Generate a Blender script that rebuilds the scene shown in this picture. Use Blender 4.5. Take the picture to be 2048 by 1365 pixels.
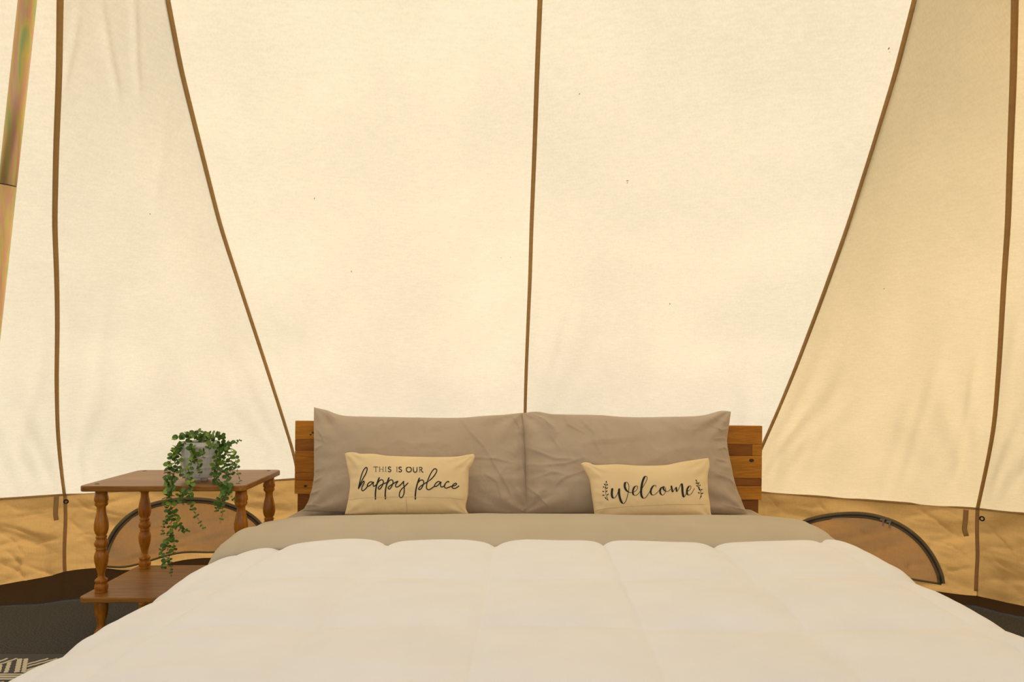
import bpy, bmesh, math, random
from mathutils import Vector, Matrix, noise
from mathutils.bvhtree import BVHTree
PI = math.pi
random.seed(7)
for o in list(bpy.data.objects): bpy.data.objects.remove(o)
SC = bpy.context.scene
COL = SC.collection

# ------------------------------------------------------------------ camera, sky, sun, exposure
F = 1500.0; CX = 1024.0; HY = 752.0; CAMH = 1.0
cam_data = bpy.data.cameras.new('camera'); cam = bpy.data.objects.new('camera', cam_data); COL.objects.link(cam)
cam.location = (0, 0, CAMH); cam.rotation_euler = (PI/2, 0, 0)
cam_data.sensor_width = 36; cam_data.lens = F/2048*36; cam_data.shift_y = (HY-682.5)/2048
cam_data.clip_start = 0.02
SC.camera = cam

SC.view_settings.view_transform = 'Standard'; SC.view_settings.look = 'None'
SC.view_settings.gamma = 1; SC.view_settings.use_curve_mapping = False
SC.view_settings.exposure = EXPO = -0.62

world = bpy.data.worlds.new('world'); SC.world = world; world.use_nodes = True
wn = world.node_tree.nodes; wl = world.node_tree.links; wn.clear()
wo = wn.new('ShaderNodeOutputWorld'); bg = wn.new('ShaderNodeBackground'); sk = wn.new('ShaderNodeTexSky')
sk.sky_type = 'NISHITA'; sk.sun_disc = False; sk.sun_elevation = math.radians(55); sk.sun_rotation = math.radians(-6)
sk.dust_density = 3.0; sk.air_density = 1.0
hs = wn.new('ShaderNodeHueSaturation'); hs.inputs['Saturation'].default_value = 0.45   # thin bright overcast
wl.new(sk.outputs[0], hs.inputs['Color']); wl.new(hs.outputs[0], bg.inputs[0]); wl.new(bg.outputs[0], wo.inputs[0])
bg.inputs[1].default_value = 0.55

sun_d = bpy.data.lights.new('sun', 'SUN'); sun_d.energy = 1.7; sun_d.angle = math.radians(8); sun_d.color = (1, .87, .66)
sun = bpy.data.objects.new('sun', sun_d); COL.objects.link(sun); sun.location = (0, 0, 6)
sun.rotation_euler = Vector((-.06, .50, .86)).to_track_quat('Z', 'Y').to_euler()

# ------------------------------------------------------------------ helpers
def P(px, py, D): return Vector(((px-CX)/F*D, D, CAMH+(HY-py)/F*D))
def ray(px, py): return Vector(((px-CX)/F, 1, (HY-py)/F))
def lerp(a, b, t): return a+(b-a)*t
def smooth(a, b, x):
    t = min(1, max(0, (x-a)/(b-a))); return t*t*(3-2*t)
def interp(pts, x):
    if x <= pts[0][0]: return pts[0][1]
    for (a, b), (c, d) in zip(pts, pts[1:]):
        if x <= c: return b+(d-b)*(x-a)/(c-a)
    return pts[-1][1]
def catmull(pts, n=8):
    pts = [Vector(p) for p in pts]; out = []
    if len(pts) < 3: return pts
    q = [pts[0]*2-pts[1]]+pts+[pts[-1]*2-pts[-2]]
    for i in range(1, len(q)-2):
        p0, p1, p2, p3 = q[i-1:i+3]
        for k in range(n):
            t = k/n
            out.append(.5*((2*p1)+(p2-p0)*t+(2*p0-5*p1+4*p2-p3)*t*t+(3*p1-p0-3*p2+p3)*t**3))
    out.append(pts[-1]); return out
def obj(name, verts, faces, mat, parent=None, sm=True, mats=None):
    me = bpy.data.meshes.new(name); me.from_pydata([tuple(v) for v in verts], [], faces); me.update()
    if mat: me.materials.append(mat)
    if sm:
        for p in me.polygons: p.use_smooth = True
    o = bpy.data.objects.new(name, me); COL.objects.link(o)
    if parent: o.parent = parent
    return o
def tag(o, label=None, cat=None, group=None, kind=None):
    if label: o['label'] = label
    if cat: o['category'] = cat
    if group: o['group'] = group
    if kind: o['kind'] = kind
    return o
def empty(name, loc, label=None, cat=None, group=None, kind=None):
    o = bpy.data.objects.new(name, None); COL.objects.link(o); o.location = loc; o.empty_display_size = .05
    o['_'] = 0; del o['_']
    return tag(o, label, cat, group, kind)
def reparent(o, p):
    """parent keeping world placement (parents here are only translated or rotated empties)"""
    o.parent = p; o.matrix_parent_inverse = p_matrix(p).inverted(); return o
def p_matrix(p):
    m = Matrix.LocRotScale(p.location, p.rotation_euler, None)
    if p.parent: m = p_matrix(p.parent) @ p.matrix_parent_inverse @ m
    return m
def child(o, p): return reparent(o, p)
def grid(nu, nv, fn):
    v = [fn(i/(nu-1), j/(nv-1)) for j in range(nv) for i in range(nu)]
    f = [(j*nu+i, j*nu+i+1, (j+1)*nu+i+1, (j+1)*nu+i) for j in range(nv-1) for i in range(nu-1)]
    return v, f
def frames(pts, up=None):
    out = []
    for i, p in enumerate(pts):
        t = (pts[min(i+1, len(pts)-1)]-pts[max(i-1, 0)]).normalized()
        u = Vector(up) if up else (Vector((0, 0, 1)) if abs(t.z) < .9 else Vector((1, 0, 0)))
        s = t.cross(u).normalized(); out.append((p, t, s, s.cross(t).normalized()))
    return out
def tube_vf(pts, rad, n=8, cap=True):
    v, f = [], []
    for k, (p, t, s, u) in enumerate(frames(pts)):
        r = rad[k] if isinstance(rad, (list, tuple)) else rad
        for i in range(n):
            a = 2*PI*i/n; v.append(p+s*math.cos(a)*r+u*math.sin(a)*r)
    m = len(pts)
    for k in range(m-1):
        for i in range(n): f.append((k*n+i, k*n+(i+1) % n, (k+1)*n+(i+1) % n, (k+1)*n+i))
    if cap: f.append(tuple(range(n))[::-1]); f.append(tuple((m-1)*n+i for i in range(n)))
    return v, f
def lathe_vf(prof, n=28, c=(0, 0)):
    v, f = [], []
    for r, z in prof:
        for i in range(n):
            a = 2*PI*i/n; v.append(Vector((c[0]+r*math.cos(a), c[1]+r*math.sin(a), z)))
    for k in range(len(prof)-1):
        for i in range(n): f.append((k*n+i, k*n+(i+1) % n, (k+1)*n+(i+1) % n, (k+1)*n+i))
    f.append(tuple(range(n))[::-1]); f.append(tuple((len(prof)-1)*n+i for i in range(n)))
    return v, f
def merge(lists):
    V, Fc = [], []
    for v, f in lists:
        b = len(V); V += list(v); Fc += [tuple(i+b for i in q) for q in f]
    return V, Fc
def ribbon_vf(pts, nrm, w, th=.002, lift=.001):
    """flat tape: closed box section following pts, nrm(i) points toward the viewer side"""
    v, f = [], []
    m = len(pts)
    for i, p in enumerate(pts):
        t = (pts[min(i+1, m-1)]-pts[max(i-1, 0)]).normalized()
        n = nrm[i] if isinstance(nrm, list) else nrm
        s = t.cross(n).normalized(); ww = w[i] if isinstance(w, list) else w
        for a, b in ((-1, lift), (1, lift), (.8, lift+th), (-.8, lift+th)): v.append(p+s*a*ww/2+n*b)
    for i in range(m-1):
        for k in range(4): f.append((i*4+k, i*4+(k+1) % 4, (i+1)*4+(k+1) % 4, (i+1)*4+k))
    f.append((3, 2, 1, 0)); b = (m-1)*4; f.append((b, b+1, b+2, b+3))
    return v, f
def box_vf(x0, x1, y0, y1, z0, z1, bev=.003):
    bm = bmesh.new(); bmesh.ops.create_cube(bm, size=1)
    for v in bm.verts: v.co = Vector((lerp(x0, x1, v.co.x+.5), lerp(y0, y1, v.co.y+.5), lerp(z0, z1, v.co.z+.5)))
    if bev: bmesh.ops.bevel(bm, geom=bm.edges[:], offset=bev, segments=2, affect='EDGES', profile=.6)
    bm.verts.index_update(); v = [x.co.copy() for x in bm.verts]; f = [tuple(q.index for q in p.verts) for p in bm.faces]; bm.free()
    return v, f
def xf(vf, M): return [M @ Vector(p) for p in vf[0]], vf[1]
def fn3(p, f, seed=0): return noise.noise(Vector((p[0]*f+seed*13.7, p[1]*f-seed*7.1, p[2]*f+seed*3.3)))
def ridge(p, f, seed=0): return 1-abs(fn3(p, f, seed))*2.2

# ------------------------------------------------------------------ materials
def nodes(name):
    m = bpy.data.materials.new(name); m.use_nodes = True; n = m.node_tree.nodes; l = m.node_tree.links
    return m, n, l, n['Principled BSDF']
def ramp(n, stops):
    r = n.new('ShaderNodeValToRGB'); cr = r.color_ramp
    while len(cr.elements) < len(stops): cr.elements.new(.5)
    for e, (p, c) in zip(cr.elements, stops): e.position = p; e.color = (*c, 1)
    return r
def add_noise(n, l, scale, detail=4, stretch=(1, 1, 1), coord='Object', rot=(0, 0, 0)):
    tc = n.new('ShaderNodeTexCoord'); mp = n.new('ShaderNodeMapping'); mp.inputs['Scale'].default_value = stretch
    mp.inputs['Rotation'].default_value = rot
    nz = n.new('ShaderNodeTexNoise'); nz.inputs['Scale'].default_value = scale; nz.inputs['Detail'].default_value = detail
    l.new(tc.outputs[coord], mp.inputs[0]); l.new(mp.outputs[0], nz.inputs['Vector']); return nz
def bump(n, l, src, strength, dist, bsdf, prev=None):
    b = n.new('ShaderNodeBump'); b.inputs['Strength'].default_value = strength; b.inputs['Distance'].default_value = dist
    l.new(src, b.inputs['Height'])
    if prev: l.new(prev.outputs[0], b.inputs['Normal'])
    if bsdf: l.new(b.outputs[0], bsdf.inputs['Normal'])
    return b
def cloth(name, c1, c2, rough=.9, fine=.25, crease=.3, sheen=.2, cscale=9):
    m, n, l, b = nodes(name)
    nz = add_noise(n, l, 6, 4); r = ramp(n, [(.3, c1), (.7, c2)]); l.new(nz.outputs[0], r.inputs[0]); l.new(r.outputs[0], b.inputs['Base Color'])
    b.inputs['Roughness'].default_value = rough; b.inputs['Sheen Weight'].default_value = sheen
    b.inputs['Specular IOR Level'].default_value = .2
    w = add_noise(n, l, 900, 2); b1 = bump(n, l, w.outputs[0], fine, .0006, None)
    cn = add_noise(n, l, cscale, 5, (1, 1, 1)); cn.inputs['Distortion'].default_value = 1.2
    bump(n, l, cn.outputs[0], crease, .01, b, b1)
    return m
def canvas(name, diff, trans, mixf, weave=.24, mottle=.06, bumpd=.004):
    m, n, l, b = nodes(name); n.remove(b)
    out = [x for x in n if x.type == 'OUTPUT_MATERIAL'][0]
    # slubby weave: two stretched noises, horizontal and vertical threads
    a = add_noise(n, l, 170, 3, (1, 1, .14)); c = add_noise(n, l, 170, 3, (.18, .18, 1)); big = add_noise(n, l, 2.2, 5)
    ad = n.new('ShaderNodeMath'); ad.operation = 'ADD'; l.new(a.outputs[0], ad.inputs[0]); l.new(c.outputs[0], ad.inputs[1])
    def tint(col):
        k = 1-mottle
        r1 = ramp(n, [(.35, tuple(x*k for x in col)), (.68, tuple(min(1, x*1.03) for x in col))]); l.new(big.outputs[0], r1.inputs[0])
        r2 = ramp(n, [(.3, (1-weave*.5,)*3), (.7, (1, 1, 1))])
        h = n.new('ShaderNodeMath'); h.operation = 'MULTIPLY'; h.inputs[1].default_value = .5; l.new(ad.outputs[0], h.inputs[0]); l.new(h.outputs[0], r2.inputs[0])
        mx = n.new('ShaderNodeMix'); mx.data_type = 'RGBA'; mx.blend_type = 'MULTIPLY'; mx.inputs[0].default_value = 1
        l.new(r1.outputs[0], mx.inputs[6]); l.new(r2.outputs[0], mx.inputs[7]); return mx.outputs[2]
    d = n.new('ShaderNodeBsdfDiffuse'); t = n.new('ShaderNodeBsdfTranslucent'); mx = n.new('ShaderNodeMixShader'); mx.inputs[0].default_value = mixf
    l.new(tint(diff), d.inputs[0]); l.new(tint(trans), t.inputs[0])
    bp = bump(n, l, ad.outputs[0], .25, .0015, None); cr = add_noise(n, l, 7, 4); cr.inputs['Distortion'].default_value = 1.5
    b2 = bump(n, l, cr.outputs[0], .3, bumpd, None, bp)
    l.new(b2.outputs[0], d.inputs['Normal']); l.new(b2.outputs[0], t.inputs['Normal'])
    l.new(d.outputs[0], mx.inputs[1]); l.new(t.outputs[0], mx.inputs[2]); l.new(mx.outputs[0], out.inputs[0])
    return m
def wood(name, dark, mid, light, axis='X', rough=.5, scale=1.0, coat=.0):
    m, n, l, b = nodes(name)
    st = {'X': (.7, 9, 9), 'Z': (9, 9, .7), 'Y': (9, .7, 9)}[axis]
    nz = add_noise(n, l, 3.2*scale, 7, st); nz.inputs['Distortion'].default_value = 1.6
    fine = add_noise(n, l, 26*scale, 4, st)
    r = ramp(n, [(.28, dark), (.5, mid), (.74, light)]); l.new(nz.outputs[0], r.inputs[0])
    mx = n.new('ShaderNodeMix'); mx.data_type = 'RGBA'; mx.blend_type = 'MULTIPLY'; mx.inputs[0].default_value = .5
    r2 = ramp(n, [(.35, (.55, .5, .45)), (.6, (1, 1, 1))]); l.new(fine.outputs[0], r2.inputs[0])
    l.new(r.outputs[0], mx.inputs[6]); l.new(r2.outputs[0], mx.inputs[7]); l.new(mx.outputs[2], b.inputs['Base Color'])
    b.inputs['Specular IOR Level'].default_value = .3; b.inputs['Roughness'].default_value = rough; b.inputs['Coat Weight'].default_value = coat; b.inputs['Coat Roughness'].default_value = .25
    bump(n, l, fine.outputs[0], .08, .001, b); return m
def plain(name, c, rough=.6, metal=0, var=.15):
    m, n, l, b = nodes(name); nz = add_noise(n, l, 14, 3)
    r = ramp(n, [(.3, tuple(x*(1-var) for x in c)), (.7, c)]); l.new(nz.outputs[0], r.inputs[0]); l.new(r.outputs[0], b.inputs['Base Color'])
    b.inputs['Roughness'].default_value = rough; b.inputs['Metallic'].default_value = metal; return m

M = {}
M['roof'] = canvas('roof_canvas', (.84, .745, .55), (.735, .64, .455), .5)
M['roof_light_tint'] = canvas('roof_canvas_light_tint', (.80, .65, .40), (.75, .57, .305), .5)  # right-hand panels: their warmer light is put into the canvas colour
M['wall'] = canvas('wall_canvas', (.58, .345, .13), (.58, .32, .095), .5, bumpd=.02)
M['flap'] = canvas('window_flap_canvas', (.64, .51, .37), (.90, .74, .52), .6, bumpd=.02)
M['skirt'] = canvas('skirt_canvas', (.085, .05, .024), (.08, .045, .02), .2)
M['tape'] = canvas('brown_seam_tape', (.48, .36, .21), (.82, .62, .36), .6)
M['zip'] = cloth('olive_zip_tape', (.17, .12, .06), (.21, .155, .08), crease=.1)
M['zipline'] = plain('zip_teeth', (.04, .03, .018), .5)
M['metal'] = plain('nickel', (.6, .56, .5), .3, 1)
M['grommet'] = plain('dark_grommet', (.03, .028, .025), .35, .8)
M['white'] = cloth('white_comforter', (.89, .89, .94), (.93, .93, .98), fine=.1, crease=.12, sheen=.1)
M['grey'] = cloth('grey_bed_linen', (.50, .395, .295), (.54, .435, .33), fine=.15, crease=.35, sheen=.2, cscale=13)
M['sheet'] = cloth('grey_sheet', (.54, .455, .335), (.58, .495, .375), fine=.12, crease=.15, sheen=.15)
M['cream'] = cloth('cream_linen', (.84, .65, .375), (.90, .70, .41), fine=.5, crease=.3, sheen=.2, cscale=11)
M['ink'] = plain('black_print', (.018, .014, .012), .8)
M['seamc'] = plain('cream_seam', (.66, .50, .28), .9)
M['hb'] = [wood('headboard_honey', (.46, .165, .010), (.60, .235, .016), (.70, .30, .03)),
           wood('headboard_amber', (.36, .115, .006), (.48, .17, .011), (.58, .23, .02)),
           wood('headboard_brown', (.24, .075, .008), (.34, .115, .011), (.43, .16, .018))]
M['knot'] = plain('wood_knot', (.045, .016, .006), .5)
M['top'] = wood('table_top_wood', (.21, .08, .012), (.33, .14, .022), (.41, .185, .034), rough=.42, coat=.12)
M['leg'] = wood('turned_pine', (.30, .095, .005), (.48, .17, .010), (.62, .25, .018), axis='Z', rough=.34, coat=.15)
M['cap'] = plain('dark_plug', (.06, .025, .012), .4)
M['pot'] = plain('pale_grey_ceramic', (.78, .76, .70), .75, 0, .18)
M['foot'] = plain('pot_foot', (.50, .46, .38), .7)
M['soil'] = plain('dark_soil', (.035, .025, .015), .95)
M['stem'] = plain('vine_stem', (.10, .13, .035), .6)
def leafmat(name, c1, c2):
    m, n, l, b = nodes(name); nz = add_noise(n, l, 35, 2); r = ramp(n, [(.3, c1), (.7, c2)]); l.new(nz.outputs[0], r.inputs[0])
    l.new(r.outputs[0], b.inputs['Base Color']); b.inputs['Roughness'].default_value = .5; return m
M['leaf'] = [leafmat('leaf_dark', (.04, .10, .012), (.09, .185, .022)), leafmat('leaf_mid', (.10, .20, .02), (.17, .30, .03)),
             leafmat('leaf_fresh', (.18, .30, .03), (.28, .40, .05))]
# carpet: dark grey looped
m, n, l, b = nodes('charcoal_carpet')
nz = add_noise(n, l, 160, 4); r = ramp(n, [(.3, (.022, .020, .017)), (.7, (.085, .078, .064))]); l.new(nz.outputs[0], r.inputs[0])
l.new(r.outputs[0], b.inputs['Base Color']); b.inputs['Roughness'].default_value = 1; bump(n, l, nz.outputs[0], .8, .004, b); M['carpet'] = m
M['rug'] = cloth('charcoal_rug', (.035, .028, .022), (.045, .037, .03), fine=.6, crease=.1)
M['rugw'] = cloth('ivory_rug_yarn', (.60, .53, .38), (.68, .60, .44), fine=.8, crease=.1)
M['grass'] = plain('ground_outside', (.16, .15, .08), .95, 0, .4)
# pole: yellow-zinc passivated steel, a coloured film in streaks along the tube
m, n, l, b = nodes('passivated_steel')
nz = add_noise(n, l, 3.6, 3, (11, 11, 1.0)); nz.inputs['Distortion'].default_value = .5
r = ramp(n, [(.25, (.42, .56, .24)), (.38, (.80, .66, .20)), (.47, (.86, .46, .32)), (.56, (.84, .62, .20)), (.66, (.50, .60, .26)), (.78, (.84, .50, .38))])
l.new(nz.outputs[0], r.inputs[0]); l.new(r.outputs[0], b.inputs['Base Color']); b.inputs['Metallic'].default_value = .40; b.inputs['Roughness'].default_value = .38
M['pole'] = m
M['pole_gap'] = plain('pole_gap', (.06, .04, .02), .5, .5)

# ------------------------------------------------------------------ ground, floor
v, f = grid(2, 2, lambda a, c: Vector((lerp(-15, 15, a), lerp(-15, 15, c), -.03)))
o = obj('ground', v, f, M['grass'], sm=False); tag(o, kind='structure')

# tent plan: eave corners (x, y, z), clockwise from the rear left
SEAMK = .846
APEX = Vector((.05, .3, 3.6))
E = {'L2': Vector((-2.09, 3.5, .445)), 'L1': Vector((-1.125, 3.95, .4575)), 'C': Vector((.07, 4.1, .445)),
     'R1': Vector((1.178, 3.8, .417)), 'R2': Vector((2.048, 3.3, .415))}
SX = {'L2': [(0, 120), (150, 118), (300, 112), (450, 109), (540, 113), (640, 115), (760, 113), (860, 115), (930, 121), (990, 129)],
      'L1': [(0, 335), (140, 362), (300, 402), (450, 440), (600, 489), (750, 538), (850, 570), (915, 590), (958, 597)],
      'C': [(0, 1080), (150, 1074), (300, 1069), (450, 1063), (560, 1060), (625, 1057), (750, 1052), (830, 1050), (951, 1050)],
      'R1': [(0, 1830), (150, 1791), (300, 1745), (450, 1697), (600, 1643), (750, 1586), (850, 1544), (915, 1514), (982, 1490)],
      'R2': [(0, 2030), (150, 2027), (300, 2021), (450, 2016), (560, 2008), (650, 2003), (720, 1999), (850, 1989), (920, 1976), (1018, 1955)]}
NS = 60
def image_seam(k):
    e = E[k]; ye = HY-(e.z-CAMH)/e.y*F; pts = []
    nn = 46
    for i in range(nn+1):
        y = lerp(ye, 0, (i/nn)); ze = e.z-CAMH
        D = (ze+SEAMK*e.y)/((HY-y)/F+SEAMK); pts.append(P(interp(SX[k], y), y, D))
    pts = [p for p in pts]
    # round the polyline, then run straight on to the apex
    q = pts[:]
    for _ in range(3): q = [q[0]]+[(q[i-1]+q[i]*2+q[i+1])/4 for i in range(1, len(q)-1)]+[q[-1]]
    top = q[-1]; m = NS-nn
    return q+[top.lerp(APEX, (j/m)) for j in range(1, m+1)]
def straight_seam(e):
    return [Vector(e).lerp(APEX, .62*i/46 if i <= 46 else .62+.38*(i-46)/(NS-46)) for i in range(NS+1)]
ring = [('image', 'L2'), ('image', 'L1'), ('image', 'C'), ('image', 'R1'), ('image', 'R2'),
        ('s', (2.85, 2.42, .43)), ('s', (3.15, 1.0, .45)), ('s', (2.9, -.8, .47)), ('s', (1.9, -2.3, .47)),
        ('s', (-1.9, -2.3, .47)), ('s', (-2.9, -.8, .47)), ('s', (-3.25, 1.2, .47)), ('s', (-3.0, 2.95, .45))]
seams = [image_seam(a) if k == 'image' else straight_seam(a) for k, a in ring]
NR = len(ring)
center = Vector((0, .6, 1.0))

# long soft folds in the roof cloth (start, end, width, depth)
FOLDS = [(612, 620, 630, 845, 13, .013), (570, 700, 588, 860, 10, .010), (660, 690, 668, 840, 16, .007), (1152, 600, 1078, 850, 12, .011), (1205, 660, 1110, 850, 16, .012), (1090, 560, 1066, 720, 12, .006),
         (55, 850, 118, 985, 9, .021), (10, 830, 80, 985, 11, .020), (-40, 840, 40, 990, 11, .018), (90, 700, 40, 900, 14, .013), (150, 880, 168, 985, 9, .010), (135, 860, 148, 975, 7, .008), (215, 560, 190, 760, 12, .007),
         (268, -40, 272, 170, 8, .006), (200, 0, 232, 190, 9, .006), (160, 20, 128, 160, 8, .007), (240, 640, 195, 760, 5, .005), (455, 720, 480, 800, 8, .004), (120, 590, 140, 700, 14, .006), (330, 250, 300, 400, 9, .005),
         (1890, 700, 1800, 985, 12, .008), (1830, 780, 1760, 1000, 14, .008), (2000, 840, 1962, 1005, 8, .011), (2060, 800, 1975, 1000, 10, .014), (2075, 900, 1985, 1015, 9, .014), (2045, 620, 2000, 800, 14, .008),
         (1960, 700, 1910, 960, 9, .007), (1700, 700, 1620, 960, 16, .006), (1640, 850, 1560, 980, 10, .008), (900, 700, 905, 830, 18, .005), (1330, 640, 1290, 830, 20, .005)]
def roof_pt(i, u, vj):
    A, B = seams[i], seams[(i+1) % NR]
    p = A[vj].lerp(B[vj], u)
    nrm = Vector((-(B[vj]-A[vj]).y, (B[vj]-A[vj]).x, 0))
    if nrm.length < 1e-5: return p
    nrm.normalize()
    nrm = -nrm if nrm.dot(center-p) < 0 else nrm
    t = vj/NS
    w = 4*u*(1-u)
    # gentle hang of the cloth between the seams and folds that die out upward
    d = .035*w*math.sin(PI*min(1, t*1.5)) 
    d += .010*w*math.sin(u*17+i*2+t*5)*max(0, 1-t*2.2)
    edge = math.exp(-t*12)
    d += .016*fn3((p.x*1.0, p.y*.6, p.z*.22), 6.0, i)*(w**.5)*(.35+.9*math.exp(-t*5))
    # tension folds fanning out of the eave corners
    for uu, sgn in ((u, 1), (1-u, 2)):
        L = (B[0]-A[0]).length; dx = uu*L; dz = max(.02, p.z-.47)
        ang = math.atan2(dx, dz); rr = math.hypot(dx, dz)
        d += .013*math.sin(ang*19+i*3+sgn)*math.exp(-((rr-.28)/.26)**2)*min(1, uu*8)*min(1, t*14)*min(1, w*2.5)
    if i < 5 or i == NR-1:
        if p.y > .5:
            qx = CX+p.x/p.y*F; qy = HY-(p.z-CAMH)/p.y*F
            for x0, y0, x1, y1, wd, am in FOLDS:
                dx, dy = x1-x0, y1-y0; L2_ = dx*dx+dy*dy; k = ((qx-x0)*dx+(qy-y0)*dy)/L2_
                if -.3 < k < 1.15:
                    off = ((qx-x0)*dy-(qy-y0)*dx)/math.sqrt(L2_)
                    if abs(off) < wd*3: d += am*math.exp(-(off/wd)**2)*smooth(-.3, .45, k)*(1-smooth(.95, 1.15, k))*min(1, w*6)*min(1, t*25)
    return p+nrm*d
ceiling = empty('ceiling', (0, .3, 3.6), 'cream canvas tent roof rising from low tan walls', None, None, 'structure')
for i in range(NR):
    if i in (7, 8, 9): rows = (36, NS)   # door side behind the camera tied open, opening widened to brighten the bed
    else: rows = (0, NS)
    nu = 130 if (i < 5 or i == NR-1) else 9
    nv = rows[1]-rows[0]+1
    # finer rows for the panels in view
    def fn(u, vv, i=i, rows=rows, nv=nv): return roof_pt(i, u, rows[0]+round(vv*(nv-1)))
    v, f = grid(nu, nv, fn)
    child(obj('roof_panel', v, f, M['roof_light_tint'] if i in (3, 4, 5, 6) else M['roof']), ceiling)
    A = seams[i]
    nrm = []
    for p in A:
        q = (center-p); q.normalize(); nrm.append(q)
    seq = [A[j]+nrm[j]*.001 for j in range(rows[0] if i in (8, 9) else 0, NS-1)]
    v, f = ribbon_vf(seq, nrm[len(A)-1-len(seq):][:len(seq)] if i in (8, 9) else nrm[:len(seq)], .0150, .003, .0005)
    t_ = child(obj('seam_tape', v, f, M['tape']), ceiling); t_['label'] = 'brown bound seam'
# small bits of dried leaf lying on the outside of the roof
BVH = None
vv, ff = [], []
for o in [c for c in ceiling.children if c.name.startswith('roof_panel')]:
    b0 = len(vv); vv += [v.co.copy() for v in o.data.vertices]; ff += [tuple(x+b0 for x in p.vertices) for p in o.data.polygons]
ROOF = BVHTree.FromPolygons(vv, ff)
CAM = Vector((0, 0, CAMH))
flecks = []
for px, py, L, a in ((1159, 188, 5, 1.0), (1255, 362, 6, .2), (1255, 366, 4, 1.2), (1778, 97, 7, 1.2), (1779, 104, 3, .3), (629, 397, 5, 1.5), (703, 543, 5, 2.0),
                     (1340, 608, 5, 1.7), (1002, 516, 3, .4), (1021, 515, 3, .3), (300, 428, 4, 2.2), (1768, 578, 4, .2)):
    d = ray(px, py).normalized(); h = ROOF.ray_cast(CAM, d)
    if h[0] is None: continue
    c = h[0]-d*.002; s = L/F*c.y; ax = Vector((math.cos(a), 0, math.sin(a))); bx = Vector((-math.sin(a), 0, math.cos(a)))
    V = [c+ax*s*.5, c+bx*s*.2, c-ax*s*.5+bx*s*.1, c-bx*s*.15]; V += [q+Vector((0, .001, 0)) for q in V]
    flecks.append((V, [(0, 1, 2, 3), (7, 6, 5, 4), (0, 4, 5, 1), (1, 5, 6, 2), (2, 6, 7, 3), (3, 7, 4, 0)]))
v, f = merge(flecks); M['fleck'] = plain('dried_leaf', (.50, .36, .16), .9)
o = child(obj('leaf_debris', v, f, M['fleck'], sm=False), ceiling); o['kind'] = 'stuff'; o['label'] = 'small specks of dried leaf'

def prep(lines, s_, ox, oy):
    out = []
    for w, a, pts in lines:
        q = [(ox+x/s_, oy+y/s_) for x, y in pts]; out.append((w, a, q, min(x for x, y in q), max(x for x, y in q), min(y for x, y in q), max(y for x, y in q)))
    return out
def crease_h(x, y, lines):
    """height of the sharp cloth creases: a fold line that drops off on one side"""
    h = 0
    for w, a, q, x0, x1, y0, y1 in lines:
        m = w*5
        if x < x0-m or x > x1+m or y < y0-m or y > y1+m: continue
        best = 1e9; n_ = len(q)-1
        for i in range(n_):
            ax, ay = q[i]; dx, dy = q[i+1][0]-ax, q[i+1][1]-ay; k = ((x-ax)*dx+(y-ay)*dy)/(dx*dx+dy*dy); kk = min(1, max(0, k))
            d = math.hypot(x-ax-kk*dx, y-ay-kk*dy)
            if d < best: best = d; sg = 1 if (x-ax)*dy-(y-ay)*dx > 0 else -1; tt = (i+kk)/n_
        e = math.sin(PI*min(1, max(0, .08+.84*tt)))**.7
        h += a*e*(math.exp(-(best/w)**2)+(.8*math.exp(-best/(w*2.2)) if sg > 0 else 0))
    return h
WALLCREASE = prep([(2.2, .006, [(180, 390), (350, 362), (500, 350)]), (2.2, .005, [(90, 270), (200, 320)]), (2.6, .008, [(30, 480), (200, 520), (330, 570), (440, 610)]),
    (2.2, .007, [(350, 690), (450, 640), (650, 620)]), (2.2, .006, [(500, 545), (590, 470)]), (2.6, .007, [(700, 400), (790, 460), (860, 530)]), (2.8, .007, [(740, 180), (930, 300), (1300, 390)]),
    (2.8, .008, [(280, 900), (500, 960), (610, 1030)]), (2.2, .005, [(1060, 430), (1250, 430)]), (3, .008, [(150, 1020), (220, 880), (100, 760)]), (2.4, .006, [(20, 560), (150, 640), (260, 820)]),
    (2.2, .006, [(800, 620), (900, 560), (1000, 580)]), (3, .008, [(0, 880), (200, 960), (280, 1060)]), (2.2, .006, [(850, 300), (760, 420), (690, 640)])], 5.248, 0, 960)+prep([
    (2.6, .008, [(130, 300), (190, 340), (250, 400)]), (2.4, .007, [(440, 350), (470, 380), (500, 420)]), (3, .008, [(920, 330), (1100, 450), (1250, 560)]), (2.6, .008, [(1370, 450), (1500, 570), (1599, 690)]),
    (2.2, .006, [(1060, 560), (1200, 600), (1300, 680)]), (2.2, .006, [(1160, 740), (1300, 720)]), (2.4, .006, [(600, 500), (720, 530), (900, 500)]), (2.2, .006, [(700, 640), (850, 600), (1000, 590)]),
    (2.2, .006, [(860, 760), (960, 700), (1060, 690)]), (2.2, .006, [(1380, 620), (1480, 700), (1599, 760)]), (2.2, .006, [(1000, 400), (1150, 390), (1240, 430)])], 2.815, 1480, 880)+prep([
    (2.6, .007, [(700, 720), (850, 640), (1100, 560)]), (2.4, .006, [(620, 640), (800, 560), (850, 560)]), (2.4, .006, [(900, 690), (1050, 640), (1150, 600)]), (3, .008, [(560, 740), (760, 700), (1140, 600)])], 2.6, 0, 840)
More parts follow.
